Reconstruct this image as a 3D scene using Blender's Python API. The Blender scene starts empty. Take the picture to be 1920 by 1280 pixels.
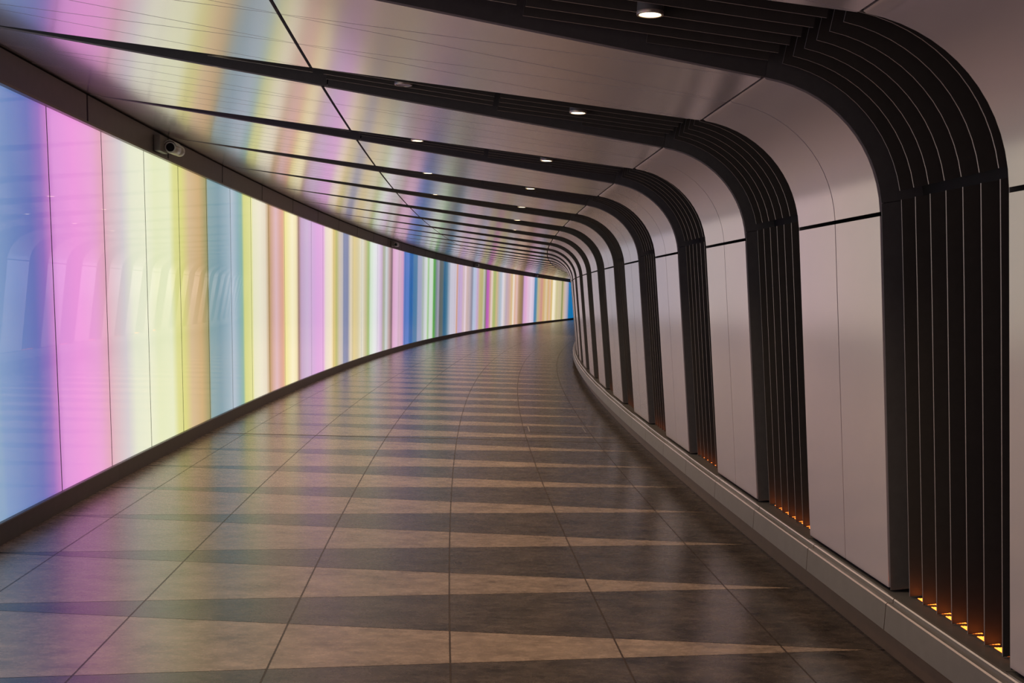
STOPS = [[4.354,125,160,195],[4.396,115,150,195],[4.603,90,125,185],[4.785,85,105,180],[4.913,130,100,185],[5.001,185,115,195],[5.084,215,140,215],[5.342,232,145,218],[5.583,228,155,212],[5.756,218,160,185],[5.845,212,178,190],[6.083,205,200,205],[6.254,222,228,205],[6.544,228,233,205],[6.729,222,230,190],[7.036,225,232,195],[7.167,212,215,140],[7.343,210,210,125],[7.54,205,180,140],[7.81,195,165,115],[8.03,140,140,85],[8.08,125,160,165],[8.383,110,150,165],[8.652,140,170,185],[8.852,165,185,202],[9.046,130,170,180],[9.186,125,175,160],[9.268,205,210,130],[9.564,220,222,150],[9.63,228,228,195],[9.9,232,228,205],[10.134,225,215,195],[10.302,180,145,95],[10.452,205,165,150],[10.63,218,182,188],[10.813,212,165,155],[10.975,218,165,135],[11.083,235,225,150],[11.452,245,238,200],[11.657,238,225,180],[11.81,160,125,120],[11.962,188,160,195],[12.28,200,178,212],[12.573,205,170,215],[12.95,218,165,222],[13.343,225,172,222],[13.49,230,215,205],[13.87,240,228,200],[14.063,225,200,130],[14.263,180,180,105],[14.505,200,190,175],[14.713,190,185,185],[14.84,125,138,175],[15.14,120,130,165],[15.36,215,205,185],[15.673,218,200,140],[15.995,212,200,155],[16.375,222,220,205],[16.665,200,190,150],[16.965,150,180,105],[17.115,205,225,200],[17.53,225,232,230],[17.955,220,208,228],[18.225,200,175,205],[18.445,160,165,140],[18.725,200,208,212],[19.07,180,150,150],[19.3,115,90,100],[19.47,215,165,200],[19.825,222,180,215],[20.19,208,175,195],[20.565,205,155,195],[20.75,75,115,190],[21.265,75,120,195],[21.395,0,95,165],[21.725,0,95,165],[21.86,60,115,160],[22.26,65,120,160],[22.4,150,160,190],[22.81,155,160,190],[23.09,170,185,175],[23.45,212,215,222],[23.63,200,215,195],[23.77,145,195,125],[23.95,205,218,205],[24.32,208,218,208],[24.51,90,170,70],[24.695,80,150,80],[24.92,120,130,145],[25.19,155,155,170],[25.42,85,95,95],[25.77,85,100,100],[26.04,15,95,135],[26.4,50,110,140],[26.72,140,160,180],[26.97,195,195,210],[27.795,205,195,210],[28.005,205,150,115],[28.22,190,170,205],[28.73,195,165,205],[28.99,205,180,185],[29.34,228,208,220],[29.61,200,175,170],[29.96,195,175,180],[30.46,130,130,150],[30.69,175,190,215],[31.06,185,190,215],[31.38,200,170,205],[31.81,190,175,120],[32.28,185,180,120],[32.57,190,190,180],[32.865,125,125,105],[33.1,180,85,177],[33.45,195,105,180],[33.7,205,165,145],[34.0,230,205,200],[34.25,190,190,130],[34.56,160,178,105],[34.97,205,180,135],[35.39,180,180,180],[35.7,170,185,200],[36.13,220,215,225],[36.45,215,200,195],[36.89,185,165,180],[37.44,205,170,165],[38.0,215,185,130],[38.34,240,228,215],[38.68,220,175,145],[39.03,228,190,185],[39.44,185,150,120],[39.97,150,120,80],[40.39,140,110,95],[40.64,200,155,200],[41.19,228,175,210],[41.69,222,190,215],[42.33,225,208,225],[42.91,210,195,220],[43.24,65,130,175],[43.64,80,135,165],[44.05,190,180,140],[44.46,200,165,135],[45.02,205,145,135],[45.59,210,175,115],[46.31,220,200,165],[46.76,210,170,110],[47.22,220,185,160],[47.76,215,180,100],[48.15,245,235,205],[48.63,245,232,205],[49.13,205,195,145],[49.97,205,190,150],[50.58,200,185,150],[51.12,130,140,65],[51.58,205,180,145],[52.43,195,180,185],[53.13,150,150,175],[53.54,15,115,170],[54.39,0,110,170]]
import bpy, math, random
import numpy as np
from mathutils import Matrix, Vector

random.seed(7)
SC = bpy.context.scene
COL = SC.collection
U = 1.55                      # metres per eye height: plan data below are in eye heights

# ------------------------------------------------------------------ plan of the tunnel
X0, TH0, K0, K1, K2 = -1.6602045, -0.0868588, 0.005677559, 0.00019839, -6.591973e-06
W1, WR = 0.0071895, 3.01303
_S = np.linspace(-12, 70, 8201)
_th = TH0 + K0*_S + K1*_S**2/2 + K2*_S**3/3
_ds = _S[1]-_S[0]
_X = np.concatenate([[0], np.cumsum((np.sin(_th[1:])+np.sin(_th[:-1]))/2*_ds)])
_Y = np.concatenate([[0], np.cumsum((np.cos(_th[1:])+np.cos(_th[:-1]))/2*_ds)])
_i0 = int(np.argmin(abs(_S)))
_X = _X-_X[_i0]+X0
_Y = _Y-_Y[_i0]

def plan(s):
    return float(np.interp(s, _S, _X)), float(np.interp(s, _S, _Y)), float(np.interp(s, _S, _th))

def V(s, w, h):
    """along the tunnel, across it from the light wall, up -> world metres"""
    x, y, t = plan(s)
    w = w*(1+W1/WR*(s-5))
    return ((x+w*math.cos(t))*U, (y-w*math.sin(t))*U, h*U)

M = 1.46939                   # rib spacing
CR = 2.622                    # first rib in view
def rib_c(i): return CR+M*i
FC = 1.878; HC = 1.588; WC = 2.545; WS = 1.243

# profile of the right wall, the corner and the ceiling: t 0-1 wall, 1-2 corner, 2-3 and 3-4 ceiling
def prof(t):
    if t <= 1:
        return (3.0155-0.1205*t, 0.1985+1.0515*t)
    if t <= 2:
        u = t-1
        p0, p1, p2, p3 = (2.895, 1.25), (2.8745, 1.434), (2.731, 1.5668), (2.545, 1.588)
        a, b, c_, d = (1-u)**3, 3*u*(1-u)**2, 3*u*u*(1-u), u**3
        return (a*p0[0]+b*p1[0]+c_*p2[0]+d*p3[0], a*p0[1]+b*p1[1]+c_*p2[1]+d*p3[1])
    if t <= 3:
        w = WC+(WS-WC)*(t-2)
    else:
        w = WS*(4-t)
    return (w, FC+(HC-FC)*w/WC)

def pn(t, d):
    """profile point pushed d behind the surface"""
    e = 1e-3
    a, b = prof(max(t-e, -.05)), prof(min(t+e, 4.2))
    if 0.999 <= t <= 1.001: a, b = prof(.95), prof(1.02)
    tx, ty = b[0]-a[0], b[1]-a[1]
    L = math.hypot(tx, ty)
    n = (ty/L, -tx/L)         # away from the tunnel
    w, h = prof(t)
    return (w+n[0]*d, h+n[1]*d)

def t_of_w(w):
    return 2+(WC-w)/(WC-WS) if w >= WS else 3+(WS-w)/WS

HW = 0.3625
def hw(t):
    return HW if t <= 2 else max(HW*prof(t)[0]/WC, 0.0)

# ------------------------------------------------------------------ objects
def tag(o, label=None, cat=None, group=None, kind=None):
    if label: o['label'] = label
    if cat: o['category'] = cat
    if group: o['group'] = group
    if kind: o['kind'] = kind
    return o

class MB:
    def __init__(self):
        self.v = []; self.f = []; self.m = []; self.uv = {}
    def quad_grid(self, P, mat=0, flip=False):
        n, k = len(P), len(P[0]); b = len(self.v)
        for row in P: self.v.extend(row)
        for i in range(n-1):
            for j in range(k-1):
                q = [b+i*k+j, b+(i+1)*k+j, b+(i+1)*k+j+1, b+i*k+j+1]
                self.f.append(q[::-1] if flip else q); self.m.append(mat)
        return b
    def face(self, pts, mat=0):
        b = len(self.v); self.v.extend(pts); self.f.append(list(range(b, b+len(pts)))); self.m.append(mat)
    def sweep(self, rings, mats=None, caps=True, closed=True, capm=None):
        """rings: list of equal-length point loops"""
        k = len(rings[0]); b = len(self.v)
        for r in rings: self.v.extend(r)
        for i in range(len(rings)-1):
            for j in range(k if closed else k-1):
                j2 = (j+1) % k
                self.f.append([b+i*k+j, b+i*k+j2, b+(i+1)*k+j2, b+(i+1)*k+j])
                self.m.append(mats[j] if mats else 0)
        if caps and closed:
            cm = capm if capm is not None else (mats[0] if mats else 0)
            self.f.append([b+j for j in range(k)][::-1]); self.m.append(cm)
            e = b+(len(rings)-1)*k
            self.f.append([e+j for j in range(k)]); self.m.append(cm)
    def build(self, name, mats, parent=None, smooth=None, recalc=True, origin=None):
        me = bpy.data.meshes.new(name)
        v = self.v
        if origin is not None: v = [(p[0]-origin[0], p[1]-origin[1], p[2]-origin[2]) for p in v]
        me.from_pydata([tuple(p) for p in v], [], self.f)
        if not isinstance(mats, (list, tuple)): mats = [mats]
        for m in mats: me.materials.append(m)
        me.polygons.foreach_set('material_index', self.m)
        if recalc:
            import bmesh
            bm = bmesh.new(); bm.from_mesh(me)
            bmesh.ops.remove_doubles(bm, verts=bm.verts, dist=1e-5)
            bmesh.ops.recalc_face_normals(bm, faces=bm.faces)
            bm.to_mesh(me); bm.free()
        if smooth:
            me.polygons.foreach_set('use_smooth', [True]*len(me.polygons))
            me.set_sharp_from_angle(angle=math.radians(smooth))
        o = bpy.data.objects.new(name, me); COL.objects.link(o)
        if parent is not None: o.parent = parent
        if origin is not None and parent is None: o.location = origin
        return o

def empty(name, loc):
    o = bpy.data.objects.new(name, None); COL.objects.link(o)
    o.location = loc; o.empty_display_size = .1
    return o

def child(mb, name, mats, root, **k):
    """mesh given in world space, parented to a root that is only translated"""
    mb.v = [(p[0]-root.location[0], p[1]-root.location[1], p[2]-root.location[2]) for p in mb.v]
    return mb.build(name, mats, root, **k)

# ------------------------------------------------------------------ materials
def lin(c):
    c = c/255.0
    return c/12.92 if c <= .04045 else ((c+.055)/1.055)**2.4
def rgb(r, g, b): return (lin(r), lin(g), lin(b), 1)

def mat(name, base, rough=.5, metal=0.0, noise=None, bump=0.0, spec=.5, emit=None, estr=0, mix=.25, stretch=(1, 1, 1), rvar=0.0):
    m = bpy.data.materials.new(name); m.use_nodes = True
    nt = m.node_tree; b = nt.nodes['Principled BSDF']
    b.inputs['Base Color'].default_value = base
    b.inputs['Roughness'].default_value = rough
    b.inputs['Metallic'].default_value = metal
    b.inputs['Specular IOR Level'].default_value = spec
    if emit:
        b.inputs['Emission Color'].default_value = emit
        b.inputs['Emission Strength'].default_value = estr
    if noise:
        tc = nt.nodes.new('ShaderNodeTexCoord'); mp = nt.nodes.new('ShaderNodeMapping')
        mp.inputs['Scale'].default_value = stretch
        nz = nt.nodes.new('ShaderNodeTexNoise'); nz.inputs['Scale'].default_value = noise
        nz.inputs['Detail'].default_value = 6; nz.inputs['Roughness'].default_value = .65
        nt.links.new(tc.outputs['Object'], mp.inputs['Vector']); nt.links.new(mp.outputs[0], nz.inputs['Vector'])
        r = nt.nodes.new('ShaderNodeValToRGB')
        r.color_ramp.elements[0].position = .3; r.color_ramp.elements[1].position = .7
        d = 1-mix; u = 1+mix
        r.color_ramp.elements[0].color = (base[0]*d, base[1]*d, base[2]*d, 1)
        r.color_ramp.elements[1].color = (min(base[0]*u, 1), min(base[1]*u, 1), min(base[2]*u, 1), 1)
        nt.links.new(nz.outputs['Fac'], r.inputs['Fac']); nt.links.new(r.outputs['Color'], b.inputs['Base Color'])
        if bump:
            bp = nt.nodes.new('ShaderNodeBump'); bp.inputs['Strength'].default_value = bump
            bp.inputs['Distance'].default_value = .002
            nt.links.new(nz.outputs['Fac'], bp.inputs['Height']); nt.links.new(bp.outputs[0], b.inputs['Normal'])
        if rvar:
            mr = nt.nodes.new('ShaderNodeMapRange')
            mr.inputs['To Min'].default_value = rough-rvar; mr.inputs['To Max'].default_value = rough+rvar
            nt.links.new(nz.outputs['Fac'], mr.inputs['Value']); nt.links.new(mr.outputs[0], b.inputs['Roughness'])
    return m

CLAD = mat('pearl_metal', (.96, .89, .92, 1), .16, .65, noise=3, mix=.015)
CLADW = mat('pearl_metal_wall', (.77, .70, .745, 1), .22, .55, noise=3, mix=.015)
DARK = mat('dark_bronze', (.140, .138, .140, 1), .40, .3, noise=20, mix=.08)
BLADE = mat('dark_blade', (.072, .066, .060, 1), .5, .1, noise=20, mix=.08)
EDGE = mat('blade_edge', (.42, .38, .38, 1), .4, .6, noise=20, mix=.05)  # blade fronts paler than their sides, the light they catch painted in
SHELL = mat('dark_void', (.012, .011, .011, 1), .9, 0, noise=4, mix=.1)
CURB = mat('curb_metal', (.25, .235, .225, 1), .36, .5, noise=12, mix=.06)
HIGHLIGHT = mat('edge_highlight', (.85, .74, .70, 1), .25, .6, noise=12, mix=.04)  # highlight along the curb's step edges put into a paler colour
KICK = mat('curb_kick', (.14, .085, .055, 1), .45, .2, noise=12, mix=.1)  # warm glow under the curb lip mixed into this brown
FASC = mat('fascia_metal', (.16, .145, .145, 1), .45, .2, noise=12, mix=.06)
LIP = mat('fascia_lip', (.22, .19, .15, 1), .4, .4, noise=12, mix=.06)
GROUT = mat('grout', (.05, .042, .036, 1), .7, 0, noise=60, mix=.2)
STRIP = mat('bronze_strip', (.07, .048, .034, 1), .38, .6, noise=40, mix=.2)
WHITE = mat('camera_shell', (.42, .40, .37, 1), .35, .1, noise=30, mix=.04)
BOXM = mat('junction_box', (.16, .15, .14, 1), .5, .1, noise=30, mix=.06)
LENSB = mat('camera_glass', (.004, .004, .005, 1), .08, 0, noise=30, mix=.05)
LAMP = mat('downlight_lens', (.9, .8, .6, 1), .3, 0, noise=40, mix=.02, emit=(1, .80, .48, 1), estr=5)
UPL = mat('uplight_lens', (.9, .6, .3, 1), .4, 0, noise=40, mix=.02, emit=(1, .17, .014, 1), estr=5)
TRIMR = mat('downlight_trim', (.5, .42, .36, 1), .3, .6, noise=30, mix=.04)

def tile_mat(name, lo, hi, rough, spec):
    m = bpy.data.materials.new(name); m.use_nodes = True
    nt = m.node_tree; b = nt.nodes['Principled BSDF']; N = nt.nodes.new; Lk = nt.links.new
    tc = N('ShaderNodeUVMap'); tc.uv_map = 'UVMap'
    mp = N('ShaderNodeMapping'); mp.inputs['Scale'].default_value = (2.2, 1.0, 1)
    n1 = N('ShaderNodeTexNoise'); n1.inputs['Scale'].default_value = 3.2; n1.inputs['Detail'].default_value = 8; n1.inputs['Roughness'].default_value = .7
    n2 = N('ShaderNodeTexNoise'); n2.inputs['Scale'].default_value = 11; n2.inputs['Detail'].default_value = 7; n2.inputs['Roughness'].default_value = .72
    n3 = N('ShaderNodeTexNoise'); n3.inputs['Scale'].default_value = 130; n3.inputs['Detail'].default_value = 3
    Lk(tc.outputs[0], mp.inputs['Vector'])
    for n in (n1, n2, n3): Lk(mp.outputs[0], n.inputs['Vector'])
    a = N('ShaderNodeMath'); a.operation = 'MULTIPLY'; a.inputs[1].default_value = .54; Lk(n1.outputs['Fac'], a.inputs[0])
    c_ = N('ShaderNodeMath'); c_.operation = 'MULTIPLY_ADD'; c_.inputs[1].default_value = .38; Lk(n2.outputs['Fac'], c_.inputs[0]); Lk(a.outputs[0], c_.inputs[2])
    d = N('ShaderNodeMath'); d.operation = 'MULTIPLY_ADD'; d.inputs[1].default_value = .08; Lk(n3.outputs['Fac'], d.inputs[0]); Lk(c_.outputs[0], d.inputs[2])
    r = N('ShaderNodeValToRGB'); r.color_ramp.elements[0].position = .39; r.color_ramp.elements[1].position = .63
    r.color_ramp.elements[0].color = lo; r.color_ramp.elements[1].color = hi
    Lk(d.outputs[0], r.inputs['Fac']); Lk(r.outputs['Color'], b.inputs['Base Color'])
    mr = N('ShaderNodeMapRange'); mr.inputs['To Min'].default_value = rough-.08; mr.inputs['To Max'].default_value = rough+.08
    Lk(n2.outputs['Fac'], mr.inputs['Value']); Lk(mr.outputs[0], b.inputs['Roughness'])
    b.inputs['Specular IOR Level'].default_value = spec
    bp = N('ShaderNodeBump'); bp.inputs['Strength'].default_value = .12; bp.inputs['Distance'].default_value = .001
    Lk(n2.outputs['Fac'], bp.inputs['Height']); Lk(bp.outputs[0], b.inputs['Normal'])
    return m
TLIGHT = tile_mat('light_stone_tile', (.14, .103, .077, 1), (.38, .285, .213, 1), .27, .95)
TDARK = tile_mat('dark_stone_tile', (.010, .008, .007, 1), (.098, .076, .062, 1), .27, .95)

# ------------------------------------------------------------------ light wall colours
EX = [(-9.0, 225, 225, 205), (-8.0, 205, 165, 205), (-7.0, 150, 180, 205), (-6.0, 225, 215, 180), (-5.0, 190, 200, 140),
      (-4.0, 225, 225, 215), (-3.0, 215, 150, 205), (-2.0, 205, 190, 215), (-1.0, 225, 220, 170), (0.0, 220, 200, 185),
      (1.0, 215, 165, 200), (2.0, 205, 190, 210), (2.8, 215, 215, 195), (3.4, 170, 185, 205), (4.0, 140, 170, 198)]
ST = [tuple(x) for x in EX]+[tuple(x) for x in STOPS]+[(56.0, 0, 110, 170), (57, 190, 200, 210), (60, 225, 215, 190)]
_ss = np.array([x[0] for x in ST]); _cc = np.array([[lin(x[1]), lin(x[2]), lin(x[3])] for x in ST])
_c8 = np.array([x[1:] for x in ST], float)
def led(s): return [float(np.interp(s, _ss, _cc[:, k])) for k in range(3)]
def led8(s): return [float(np.interp(s, _ss, _c8[:, k])) for k in range(3)]

GLOW = 0.95
def glass_mat(a, b_):
    m = bpy.data.materials.new('led_glass'); m.use_nodes = True
    nt = m.node_tree; b = nt.nodes['Principled BSDF']
    uv = nt.nodes.new('ShaderNodeUVMap'); uv.uv_map = 'UVMap'
    sx = nt.nodes.new('ShaderNodeSeparateXYZ'); nt.links.new(uv.outputs[0], sx.inputs[0])
    r = nt.nodes.new('ShaderNodeValToRGB'); cr = r.color_ramp; cr.interpolation = 'LINEAR'
    inner = [x[0] for x in ST if a+.004 < x[0] < b_-.004]
    pts = [a]+inner+[b_]
    pts = pts[:32]
    cr.elements[0].position = 0; cr.elements[0].color = (*led(a), 1)
    cr.elements[1].position = 1; cr.elements[1].color = (*led(b_), 1)
    for s in pts[1:-1]:
        e = cr.elements.new((s-a)/(b_-a)); e.color = (*led(s), 1)
    nt.links.new(sx.outputs[0], r.inputs['Fac'])
    nt.links.new(r.outputs['Color'], b.inputs['Emission Color'])
    b.inputs['Emission Strength'].default_value = GLOW
    b.inputs['Base Color'].default_value = (.6, .6, .6, 1)
    b.inputs['Roughness'].default_value = 0
    b.inputs['IOR'].default_value = 2.2
    return m

def cname(c):
    r, g, b = c; mx, mn = max(c), min(c); sat = (mx-mn)/max(mx, 1)
    if sat < .12: return 'white' if mx > 205 else ('pale grey' if mx > 150 else 'dark grey')
    import colorsys
    h = colorsys.rgb_to_hsv(r/255, g/255, b/255)[0]*360
    pale = 'pale ' if sat < .25 else ''
    if h < 18 or h >= 345: return pale+('pink' if mx > 185 else 'rose brown')
    if h < 48: return pale+('peach' if mx > 200 else ('tan' if mx > 150 else 'brown'))
    if h < 72: return pale+('yellow' if mx > 170 else 'olive')
    if h < 160: return pale+'green'
    if h < 205: return pale+('teal' if sat > .25 else 'blue')
    if h < 245: return pale+('blue' if sat > .2 else 'blue')
    if h < 285: return pale+('violet' if sat > .25 else 'lilac')
    return pale+('magenta' if sat > .3 else 'lilac pink')

ORD = ['nearest', 'second', 'third', 'fourth', 'fifth', 'sixth', 'seventh', 'eighth', 'ninth', 'tenth', 'eleventh', 'twelfth', 'thirteenth', 'fourteenth', 'fifteenth', 'sixteenth', 'seventeenth', 'eighteenth', 'nineteenth']
def ordw(n):
    if n < 19: return ORD[n]
    n += 1
    tens = {2: 'twent', 3: 'thirt', 4: 'fort', 5: 'fift', 6: 'sixt', 7: 'sevent'}[n//10]
    return tens+'ieth' if n % 10 == 0 else tens+'y-'+['', 'first', 'second', 'third', 'fourth', 'fifth', 'sixth', 'seventh', 'eighth', 'ninth'][n % 10]

SMAX = 57.0
# ------------------------------------------------------------------ left: light wall
PJ, PP = 5.0195, 0.7535
def left_strip(mb, w, h0, h1, s0, s1, step=.2, mat=0, flip=False):
    n = max(2, int((s1-s0)/step)+1)
    mb.quad_grid([[V(s, w, h0), V(s, w, h1)] for s in np.linspace(s0, s1, n)], mat, flip)

def ring_ws(poly, s): return [V(s, w, h) for w, h in poly]
def rail(name, poly, mats, mlist, s0, s1, step=.18, pitch=None, phase=0, gap=.003, smooth=None):
    mb = MB()
    cuts = [s0]
    if pitch:
        k = math.ceil((s0-phase)/pitch)
        while phase+k*pitch < s1: cuts.append(phase+k*pitch); k += 1
    cuts.append(s1)
    for a, b in zip(cuts[:-1], cuts[1:]):
        if b-a < .02: continue
        n = max(2, int((b-a)/step)+2)
        mb.sweep([ring_ws(poly, s) for s in np.linspace(a+gap/2, b-gap/2, n)], mlist)
    return mb, mats

mb, _ = rail('wall_left', [(-.035, -.02), (-.035, 1.95), (-.12, 1.95), (-.12, -.02)], None, None, -8, SMAX+2)
tag(mb.build('wall_left', SHELL), 'dark backing wall behind the row of glowing glass panels', 'wall', kind='structure')

k0 = math.floor((-7-PJ)/PP); k1 = math.floor((SMAX-PJ)/PP)
vis = 0
for k in range(k0, k1):
    a, b = PJ+k*PP, PJ+(k+1)*PP
    n = 7
    org = V((a+b)/2, -.008, .08)
    mb = MB()
    ss = np.linspace(a+.0045, b-.0045, n)
    wf, wb, h0, h1 = -.008, -.022, .076, 1.745
    mb.sweep([[V(s, wf, h0), V(s, wf, h1), V(s, wb, h1), V(s, wb, h0)] for s in ss], [0, 1, 1, 1], capm=1)
    o = mb.build('light_panel', [glass_mat(a, b), SHELL], origin=org, smooth=30)
    me = o.data; uvl = me.uv_layers.new(name='UVMap')
    # u runs along the panel
    dirv = Vector(V(b, wf, h0))-Vector(V(a, wf, h0)); base = Vector(V(a, wf, h0))-Vector(org); L2 = dirv.length_squared
    for lp in me.loops:
        co = me.vertices[lp.vertex_index].co
        uvl.data[lp.index].uv = ((co-base).dot(dirv)/L2, co.z/(h1*U))
    if b < 4.3:
        tag(o, 'glowing glass wall panel outside the photo, nearer than its left edge', 'light panel', 'light wall panels out of frame')
    else:
        names = []
        for s in np.linspace(a+.1, b-.1, 7):
            nm = cname(led8(s))
            if nm not in names: names.append(nm)
        names = names[:3] if vis < 19 else names[:2]
        col = names[0] if len(names) == 1 else ' to '.join(names) if len(names) == 2 else '%s, %s and %s' % tuple(names)
        where = 'cut by the left edge of the photo' if vis == 0 else '%s from the left edge' % ordw(vis)
        tag(o, 'glowing glass panel, %s, %s' % (col, where), 'light panel', 'glowing glass panels of the light wall')
        vis += 1

mb, _ = rail('baseboard_left', [(.012, 0), (.012, .079), (.009, .0826), (-.03, .0826), (-.03, 0)], None, None, -8, SMAX+2, pitch=M*2, phase=5.518+.3, gap=.002)
tag(mb.build('baseboard_left', mat('plinth_left', (.13, .118, .118, 1), .42, .2, noise=14, mix=.08)), 'dark metal plinth along the foot of the light wall', 'baseboard', kind='structure')
FPH = 5.518
mb, _ = rail('trim_1', [(.010, 1.749), (.012, 1.868), (-.03, 1.868), (-.03, 1.749)], None, [0, 0, 0, 0], -8, SMAX+2, pitch=M*1.0005, phase=FPH, gap=.022)
# continuous lower lip and recessed backing
mb2, _ = rail('x', [(.016, 1.737), (.016, 1.748), (-.03, 1.748), (-.03, 1.737)], None, [1, 1, 1, 1], -8, SMAX+2)
mb3, _ = rail('x', [(.000, 1.75), (.000, 1.90), (-.03, 1.90), (-.03, 1.75)], None, [2, 2, 2, 2], -8, SMAX+2)
for q in (mb2, mb3):
    b0 = len(mb.v); mb.v += q.v; mb.f += [[x+b0 for x in f] for f in q.f]; mb.m += q.m
tag(mb.build('trim_1', [FASC, LIP, SHELL], recalc=True), 'dark jointed metal fascia between the light wall and the ceiling', 'trim', kind='structure')

# ------------------------------------------------------------------ floor
T0, TP = 3.395, 0.7347
JW = [0.0, .262, .755, 1.247, 1.741, 2.235, 2.730, 3.06]
SLW = .1225
mb = MB(); UVS = []
def uvpush(n, pts): UVS.append(pts)
def fquad(pts, m):
    mb.face([V(s, w, h) for s, w, h in pts], m); UVS.append([(s*U+ m*13.7, w*U) for s, w, h in pts])
for s in np.arange(-8, SMAX+2, .3):
    fquad([(s, -.05, -.0016), (s+.3, -.05, -.0016), (s+.3, 3.25, -.0016), (s, 3.25, -.0016)], 0)
for i in range(len(JW)-1):
    wa, wb = JW[i]+(.0026 if i else 0), JW[i+1]-(.0026 if i < len(JW)-2 else 0)
    for k in range(-15, 74):
        t = T0+k*TP
        g = .0013
        for m, (lo, hi) in ((2, (-1, 1)), (1, (1, None))):
            def lo_s(w): return t-SLW*w+g if m == 2 else t+SLW*w+g
            def hi_s(w): return t+SLW*w-g if m == 2 else t+TP-SLW*w-g
            wA, wB = wa, wb
            if hi_s(wA) <= lo_s(wA): 
                if m == 2: wA = .012
            if m == 1 and hi_s(wB) <= lo_s(wB): wB = min(wB, (TP-2*g)/(2*SLW)-.004)
            if wB <= wA: continue
            fquad([(lo_s(wA), wA, 0), (hi_s(wA), wA, 0), (hi_s(wB), wB, 0), (lo_s(wB), wB, 0)], m)
for w in JW[1:-1]:
    for s in np.arange(-8, SMAX+2, .3):
        fquad([(s, w-.0020, -.0004), (s+.3, w-.0020, -.0004), (s+.3, w+.0020, -.0004), (s, w+.0020, -.0004)], 3)
# movement joint across the whole floor
for a, b in zip(np.linspace(.012, 3.03, 9)[:-1], np.linspace(.012, 3.03, 9)[1:]):
    sj = 7.885
    fquad([(sj-.009, a, .0006), (sj+.009, a, .0006), (sj+.009, b, .0006), (sj-.009, b, .0006)], 0)
fl = mb.build('floor', [GROUT, TLIGHT, TDARK, STRIP], recalc=False)
me = fl.data; uvl = me.uv_layers.new(name='UVMap')
for p, uvs in zip(me.polygons, UVS):
    for li, uv in zip(p.loop_indices, uvs): uvl.data[li].uv = uv
tag(fl, 'floor of light and dark stone tiles in long tapering wedges', 'floor', kind='structure')

# access cover in the floor
root = empty('floor_access_cover', V(8.62, 2.487, 0)); tag(root, 'square access cover with slim lifting slots set in a dark floor tile', 'access cover')
m_ = MB()
m_.sweep([[V(s, w, h) for s, w, h in ((a, 2.262, .0001), (a, 2.712, .0001), (a, 2.712, .0009), (a, 2.262, .0009))] for a in (8.41, 8.835)])
cv = child(m_, 'cover_plate', TDARK, root)
uvl = cv.data.uv_layers.new(name='UVMap')
for lp in cv.data.loops:
    co = cv.data.vertices[lp.vertex_index].co; uvl.data[lp.index].uv = (co.y+31, co.x)
for (a, b, w0, w1) in ((8.43, 8.80, 2.270, 2.2765), (8.47, 8.81, 2.697, 2.7025), (8.79, 8.80, 2.47, 2.52), (8.43, 8.44, 2.47, 2.52)):
    m_ = MB(); m_.sweep([[V(s, w0, .0010), V(s, w1, .0010), V(s, w1, .0018), V(s, w0, .0018)] for s in (a, b)])
    child(m_, 'lifting_slot', EDGE, root)

# ------------------------------------------------------------------ right: curb
POLY = [(3.30, .02), (3.042, .02), (3.042, .104), (2.970, .104), (2.970, .1790), (2.9735, .1825), (2.990, .1825), (2.990, .1915), (2.9925, .1950), (3.0005, .1950), (3.003, .189), (3.30, .189)]
mb, _ = rail('baseboard_right', POLY, None, [1, 1, 0, 0, 3, 0, 0, 3, 0, 0, 2, 1], -8, 42, step=.12, pitch=.7185, phase=2.885, gap=.004)
POLY2 = [(3.28, .0), (3.038, .0), (3.046, .100), (2.978, .108), (2.978, .174), (3.0, .178), (3.28, .178)]
mb2, _ = rail('x', POLY2, None, [1]*7, -8, 42, step=.12)
b0 = len(mb.v); mb.v += mb2.v; mb.f += [[x+b0 for x in f] for f in mb2.f]; mb.m += mb2.m
tag(mb.build('baseboard_right', [CURB, KICK, DARK, HIGHLIGHT]), 'grey jointed metal curb with stepped top along the right wall', 'baseboard', kind='structure')

# ------------------------------------------------------------------ right wall and ceiling shells with their cladding panels
def shell(name, ts, mat_, d0, d1, s0, s1):
    mb = MB()
    for d, fl_ in ((d0, False), (d1, True)):
        mb.quad_grid([[V(s, *pn(t, d)) for t in ts] for s in np.arange(s0, s1, .25)], 0, fl_)
    return mb.build(name, mat_, recalc=False, smooth=50)
RB0, RB1 = -3, 37
wr = shell('wall_right', list(np.linspace(-.03, 1, 4))+list(np.linspace(1.1, 1.9, 7)), SHELL, .150, .165, -8, SMAX)
tag(wr, 'right wall clad in pale pearly metal panels that curve into the ceiling', 'wall', kind='structure')
ce = shell('ceiling', [2, 2.5, 3, 3.5, 4.0], SHELL, .152, .168, -8, SMAX)
tag(ce, 'sloping ceiling of pale metal panels in interlocking wedges', 'ceiling', kind='structure')

TH = .012
def panel_into(mb, eL, eR, ts, gap=.0028, bevel=False):
    """solid cladding panel between two edges s = e(t)"""
    F = []; B = []
    for t in ts:
        l, r = eL(t)+gap, eR(t)-gap
        if r-l < .0016: mid = (eL(t)+eR(t))/2; l, r = mid-.0008, mid+.0008
        F.append([V(l, *pn(t, 0)), V(r, *pn(t, 0))]); B.append([V(l, *pn(t, TH)), V(r, *pn(t, TH))])
    rings = [[f[0], f[1], b[1], b[0]] for f, b in zip(F, B)]
    if bevel:                 # chamfer added to catch the light wall's glow at the panel's ceiling end
        t = ts[-1]+.011; l, r = eL(t)+gap, eR(t)-gap
        rings.append([V(l, *pn(t, .0035)), V(r, *pn(t, .0035)), V(r, *pn(t, TH)), V(l, *pn(t, TH))])
    mb.sweep(rings)

def lin_edge(sa, ta, sb, tb): return lambda t: sa+(sb-sa)*(t-ta)/(tb-ta)

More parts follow.
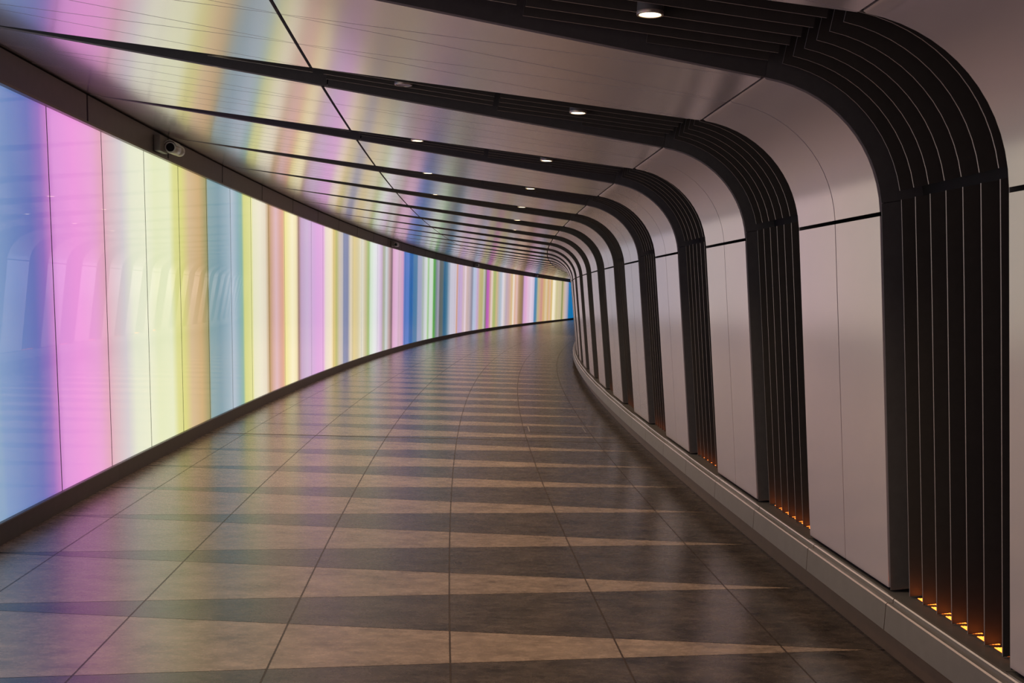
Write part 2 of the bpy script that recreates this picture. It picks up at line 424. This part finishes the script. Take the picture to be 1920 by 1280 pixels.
def bay_panels(i):
    c, d = rib_c(i), rib_c(i+1)
    out = []
    a, b = c+HW, d-HW; m_ = (a+b)/2
    const = lambda x: (lambda t: x)
    for l, r in ((a, m_), (m_, b)):
        out.append(('wall_panel', const(l), const(r), np.linspace(.0035, .9955, 4)))
        out.append(('curved_panel', const(l), const(r), np.linspace(1.012, 1.983, 15)))
    h3 = HW*WS/WC
    q2 = [a, m_, b]
    q3 = [c+h3+(M-2*h3)*k/3 for k in range(4)]
    q4 = [c+M*k/4 for k in range(5)]
    tA, tB = 2.0055, 2.9955
    for k in range(4):
        if k == 0: L, R = (a, q3[0]), (a, q3[1])
        elif k == 3: L, R = (b, q3[2]), (b, q3[3])
        else: L, R = (q2[k], q3[k]), (q2[k], q3[k+1])
        if k == 3: continue
        out.append(('ceiling_panel', lin_edge(L[0], 2, L[1], 3), lin_edge(R[0], 2, R[1], 3), np.linspace(tA, tB, 5)))
    for k in range(2):
        out.append(('ceiling_panel', lin_edge(q2[k], 2, q3[k+1], 3), lin_edge(q2[k+1], 2, q3[k+1], 3), np.linspace(tA, tB, 5)))
    tA, tB = 3.0045, 3.992
    for k in range(4):
        out.append(('ceiling_panel', lin_edge(q3[k], 3, q4[k], 4), lin_edge(q3[k], 3, q4[k+1], 4), np.linspace(tA, tB, 5)))
    for k in range(3):
        out.append(('ceiling_panel', lin_edge(q3[k], 3, q4[k+1], 4), lin_edge(q3[k+1], 3, q4[k+1], 4), np.linspace(tA, tB, 5)))
    return out

far = {'wall_panel': MB(), 'curved_panel': MB(), 'ceiling_panel': MB()}
for i in range(RB0, RB1):
    for nm, eL, eR, ts in bay_panels(i):
        near = (-1 <= i < 14) if nm != 'ceiling_panel' else (-1 <= i < 7)
        mb = MB() if near else far[nm]
        panel_into(mb, eL, eR, ts, bevel=(nm == 'curved_panel'))
        if near:
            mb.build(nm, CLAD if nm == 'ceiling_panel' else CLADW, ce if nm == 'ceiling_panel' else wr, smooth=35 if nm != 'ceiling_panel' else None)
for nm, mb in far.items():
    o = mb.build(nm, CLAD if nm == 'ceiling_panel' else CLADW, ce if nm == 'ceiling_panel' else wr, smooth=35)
    o['kind'] = 'stuff'

# ------------------------------------------------------------------ ribs
RD = .125                     # depth of the slot
FO = [.295-.0925*k for k in range(7)]
def blade_ring(s, t, d0, d1, tk=.0021):
    return [V(s-tk, *pn(t, d0)), V(s+tk, *pn(t, d0)), V(s+tk, *pn(t, d1)), V(s-tk, *pn(t, d1))]
def ceil_front(w): return .018+.014*max(0, min(1, (w-1.88)/.62))

RG = 'dark slotted ribs along the tunnel'
for i in range(-2, RB1):
    c = rib_c(i)
    root = empty('louvred_rib', V(c, 3.03, .19))
    if i < 0:
        tag(root, 'dark slotted rib beside the camera, outside the photo', 'rib', 'ribs out of frame')
    else:
        if i == 0: lb = 'largest dark slotted rib at the right edge, arching over a row of blades'
        elif i < 7: lb = '%s dark slotted rib from the camera, arching up the wall and over the ceiling' % ordw(i)
        else: lb = '%s dark rib from the camera, a thin far-off band along wall and ceiling' % ordw(i)
        tag(root, lb, 'rib', RG)
    # lined recess: wall, corner and ceiling lengths
    for ts in (np.linspace(-.004, 1.0495, 4), np.linspace(1.052, 1.995, 14), np.linspace(1.9965, 2.986, 5), np.linspace(2.989, 3.955, 5)):
        mb = MB(); rings = []
        for t in ts:
            H = max(hw(t)-.0006, .009); k = .0035
            prof_ = [(-H, .004), (-H, RD), (H, RD), (H, .004), (H-k, .004), (H-k, RD-k), (-H+k, RD-k), (-H+k, .004)]
            rings.append([V(c+x, *pn(t, d)) for x, d in prof_])
        mb.sweep(rings, [0, 1, 0, 0, 0, 1, 0, 0])
        child(mb, 'recess_liner', [DARK, SHELL], root, smooth=35)
    mb = MB()
    mb.sweep([[V(s, 3.0, .1865), V(s, 3.0, .190), V(s, 3.125, .190), V(s, 3.125, .1865)] for s in np.linspace(c-HW+.004, c+HW-.004, 3)])
    child(mb, 'base_plate', DARK, root)
    if i < 12:
        segs = []
        for f in FO: segs.append((f, np.linspace(-.008, 1.052, 5), lambda t: .034))
        for f in FO: segs.append((f, np.linspace(1.092, 1.955, 14), lambda t: .033-.002*(t-1)))
        for w0, w1 in ((2.533, 1.886), (1.864, 1.262), (1.224, .86)):
            for f in FO:
                if w0 == 2.533 or abs(f) < HW*w1/WC-.02:
                    lim = (abs(f)+.02)*WC/HW
                    we = max(w1, lim)
                    if we < w0-.05: segs.append((f, np.linspace(t_of_w(w0), t_of_w(we), 3), lambda t: ceil_front(prof(t)[0])))
        for f, ts, df in segs:
            mb = MB(); mb.sweep([blade_ring(c+f, t, df(t), RD-.02) for t in ts], [1, 0, 0, 0])
            child(mb, 'blade', [BLADE, EDGE], root, smooth=35)

    # uplight strip at the foot
    if i < 14:
        org = V(c, 3.08, .190)
        up = empty('uplight', org)
        tag(up, ('warm strip uplight at the foot of the %s dark rib' % ('largest' if i == 0 else ordw(i))) if i >= 0 else 'warm strip uplight in a rib outside the photo', 'light', 'strip uplights in the ribs' if i >= 0 else 'uplights out of frame')
        mb = MB(); mb.sweep([[V(s, 3.064, .1902), V(s, 3.064, .1925), V(s, 3.102, .1925), V(s, 3.102, .1902)] for s in np.linspace(c-.285, c+.285, 3)])
        child(mb, 'housing', BLADE, up)
        for fa, fb in zip(FO[:-1], FO[1:]):
            mb = MB()
            for w in (3.067, 3.0745, 3.082, 3.0895):
                mb.sweep([[V(s, w, .1926), V(s, w, .1936), V(s, w+.005, .1936), V(s, w+.005, .1926)] for s in (c+fa-.018, c+fb+.008)])
            child(mb, 'lens', UPL, up)

    # downlights hung in the slot
    for wi, w in enumerate((2.165, 1.545, .892)):
        if i > 20 or (i > 13 and wi) or (i > 8 and wi == 2): continue
        t = t_of_w(w)
        wp, hp = pn(t, (.014 if i == 0 else .0185) if wi < 2 else .030)
        cx, cy, cz = V(c-.028, wp, hp)
        dl = empty('downlight', (cx, cy, cz))
        place = ('nearest the right wall', 'halfway across', 'nearest the light wall')[wi]
        lit = (wi == 0) or (wi == 1 and i not in (1,)) or (wi == 2 and i == 1)
        if i < 0: tag(dl, 'round downlight in a rib outside the photo', 'light', 'downlights out of frame')
        else: tag(dl, '%s round downlight in the %s dark rib, the one %s' % ('lit' if lit else 'unlit', 'largest' if i == 0 else ordw(i), place), 'light', 'round downlights in the ribs')
        R = .0315*U
        def disc(z0, z1, r0, r1, n=28, cap=True):
            m2 = MB()
            m2.sweep([[(cx+r0*math.cos(a*2*math.pi/n), cy+r0*math.sin(a*2*math.pi/n), cz+z0) for a in range(n)],
                      [(cx+r1*math.cos(a*2*math.pi/n), cy+r1*math.sin(a*2*math.pi/n), cz+z1) for a in range(n)]], caps=cap)
            return m2
        child(disc(.002, .09, R*.97, R*.97), 'housing', DARK, dl, smooth=40)
        # trim ring
        m2 = MB(); n = 28
        prof2 = [(R*.80, .0), (R*.82, -.005), (R*.97, -.005), (R, .0), (R, .006), (R*.80, .006)]
        rings = []
        for a in range(n+1):
            ca, sa = math.cos(a*2*math.pi/n), math.sin(a*2*math.pi/n)
            rings.append([(cx+r*ca, cy+r*sa, cz+z) for r, z in prof2])
        m2.sweep(rings, caps=False)
        child(m2, 'trim_ring', TRIMR, dl, smooth=40)
        child(disc(-.003, .0015, R*.78, R*.78), 'lens', LAMP if lit else LENSB, dl)
        if lit and wi < 2 and i >= 0:
            ld = bpy.data.lights.new('downlight_beam', 'SPOT'); ld.energy = 74; ld.color = (1, .70, .44)
            ld.spot_size = math.radians(118); ld.spot_blend = .8; ld.shadow_soft_size = .04
            lo = bpy.data.objects.new('downlight_beam', ld); COL.objects.link(lo)
            lo.parent = dl; lo.location = (0, 0, -.035)

# ------------------------------------------------------------------ cctv cameras on the fascia
def cctv(s0, label, detail=True):
    root = empty('security_camera', V(s0, .012, 1.80)); tag(root, label, 'security camera', 'cameras on the fascia')
    root['_s'] = 0; del root['_s']
    def boxs(sa, sb, w0, w1, h0, h1):
        m2 = MB(); m2.sweep([[V(s, w0, h0), V(s, w1, h0), V(s, w1, h1), V(s, w0, h1)] for s in (sa, sb)]); return m2
    b = boxs(s0, s0+.16, .0125, .052, 1.757, 1.846)
    o = child(b, 'junction_box', BOXM, root)
    bv = o.modifiers.new('bevel', 'BEVEL'); bv.width = .006; bv.segments = 2
    # arm from the box to the body
    ctr0 = Vector(V(s0+.10, .082, 1.789)); ctr1 = Vector(V(s0+.36, .072, 1.798))
    ax = (ctr1-ctr0).normalized(); upv = Vector((0, 0, 1)); sd = ax.cross(upv).normalized(); u2 = sd.cross(ax).normalized()
    def tube(p0, p1, r0, r1, n=24, rings=None):
        m2 = MB(); rr = []
        for f, r in (rings or ((0, r0), (1, r1))):
            p = p0+(p1-p0)*f
            rr.append([tuple(p+sd*r*math.cos(a*2*math.pi/n)+u2*r*math.sin(a*2*math.pi/n)) for a in range(n)])
        m2.sweep(rr); return m2
    R = .033*U
    child(tube(ctr0, ctr1, R, R, rings=((0, R*.92), (.03, R), (.55, R), (.57, R*.9), (.60, R*.9), (.62, R*.98), (.95, R*.98), (1, R*.85))), 'body', WHITE, root, smooth=40)
    # hood over the front half
    m2 = MB(); rr = []
    for f in (-.06, .5):
        p = ctr0+(ctr1-ctr0)*f; out = []; inn = []
        for a in range(13):
            th = math.radians(15+150*a/12)
            out.append(tuple(p+sd*R*1.18*math.cos(th)+u2*R*1.18*math.sin(th))); inn.append(tuple(p+sd*R*1.10*math.cos(th)+u2*R*1.10*math.sin(th)))
        rr.append(out+inn[::-1])
    m2.sweep(rr); child(m2, 'sunshield', WHITE, root, smooth=40)
    child(tube(ctr0-ax*.006, ctr0+ax*.004, R*.92, R*.92, rings=((0, R*.95), (1, R*.95))), 'front_ring', WHITE, root, smooth=40)
    child(tube(ctr0-ax*.0085, ctr0-ax*.003, R*.72, R*.72), 'lens', LENSB, root, smooth=40)
    m2 = boxs(s0+.12, s0+.155, .045, .075, 1.772, 1.805); child(m2, 'bracket', BOXM, root)
cctv(6.66, 'pale bullet camera with hood on the fascia, nearest the photo')
cctv(19.0, 'small bullet camera on the fascia above the pink panel, midway along')
cctv(30.55, 'tiny bullet camera on the fascia, third from the left')
cctv(42.9, 'farthest tiny bullet camera on the fascia, near the bend')

# ------------------------------------------------------------------ end wall out of sight round the bend
mb = MB(); mb.sweep([[V(SMAX-.2, -.1, 0), V(SMAX-.2, 3.3, 0), V(SMAX-.2, 3.3, 2.0), V(SMAX-.2, -.1, 2.0)], [V(SMAX+.1, -.1, 0), V(SMAX+.1, 3.3, 0), V(SMAX+.1, 3.3, 2.0), V(SMAX+.1, -.1, 2.0)]])
tag(mb.build('wall_end', mat('end_wall', (.3, .28, .27, 1), .6, noise=5, mix=.1)), 'plain wall closing the tunnel beyond the bend', 'wall', kind='structure')

# ------------------------------------------------------------------ world, camera
w = bpy.data.worlds.new('world'); SC.world = w; w.use_nodes = True
w.node_tree.nodes['Background'].inputs[0].default_value = (.22, .19, .18, 1)
w.node_tree.nodes['Background'].inputs[1].default_value = .5

F_, P_, R_, CY_ = 2115.829, 0.17960772, 0.02929083, 940.459
cam = bpy.data.cameras.new('camera'); co = bpy.data.objects.new('camera', cam); COL.objects.link(co)
cam.sensor_fit = 'HORIZONTAL'; cam.sensor_width = 36; cam.lens = F_/1920*36
cam.shift_x = 0; cam.shift_y = (CY_-640)/1920; cam.clip_start = .05; cam.clip_end = 300
right0 = Vector((1, 0, 0)); up0 = Vector((0, math.sin(P_), math.cos(P_))); fwd = Vector((0, math.cos(P_), -math.sin(P_)))
rt = right0*math.cos(R_)+up0*math.sin(R_); upc = up0*math.cos(R_)-right0*math.sin(R_)
co.matrix_world = Matrix(((rt.x, upc.x, -fwd.x, 0), (rt.y, upc.y, -fwd.y, 0), (rt.z, upc.z, -fwd.z, U), (0, 0, 0, 1)))
SC.camera = co

vs = SC.view_settings
SC.display_settings.display_device = 'sRGB'
vs.view_transform = 'Standard'; vs.look = 'None'; vs.exposure = 0.0; vs.gamma = 1.0; vs.use_curve_mapping = False
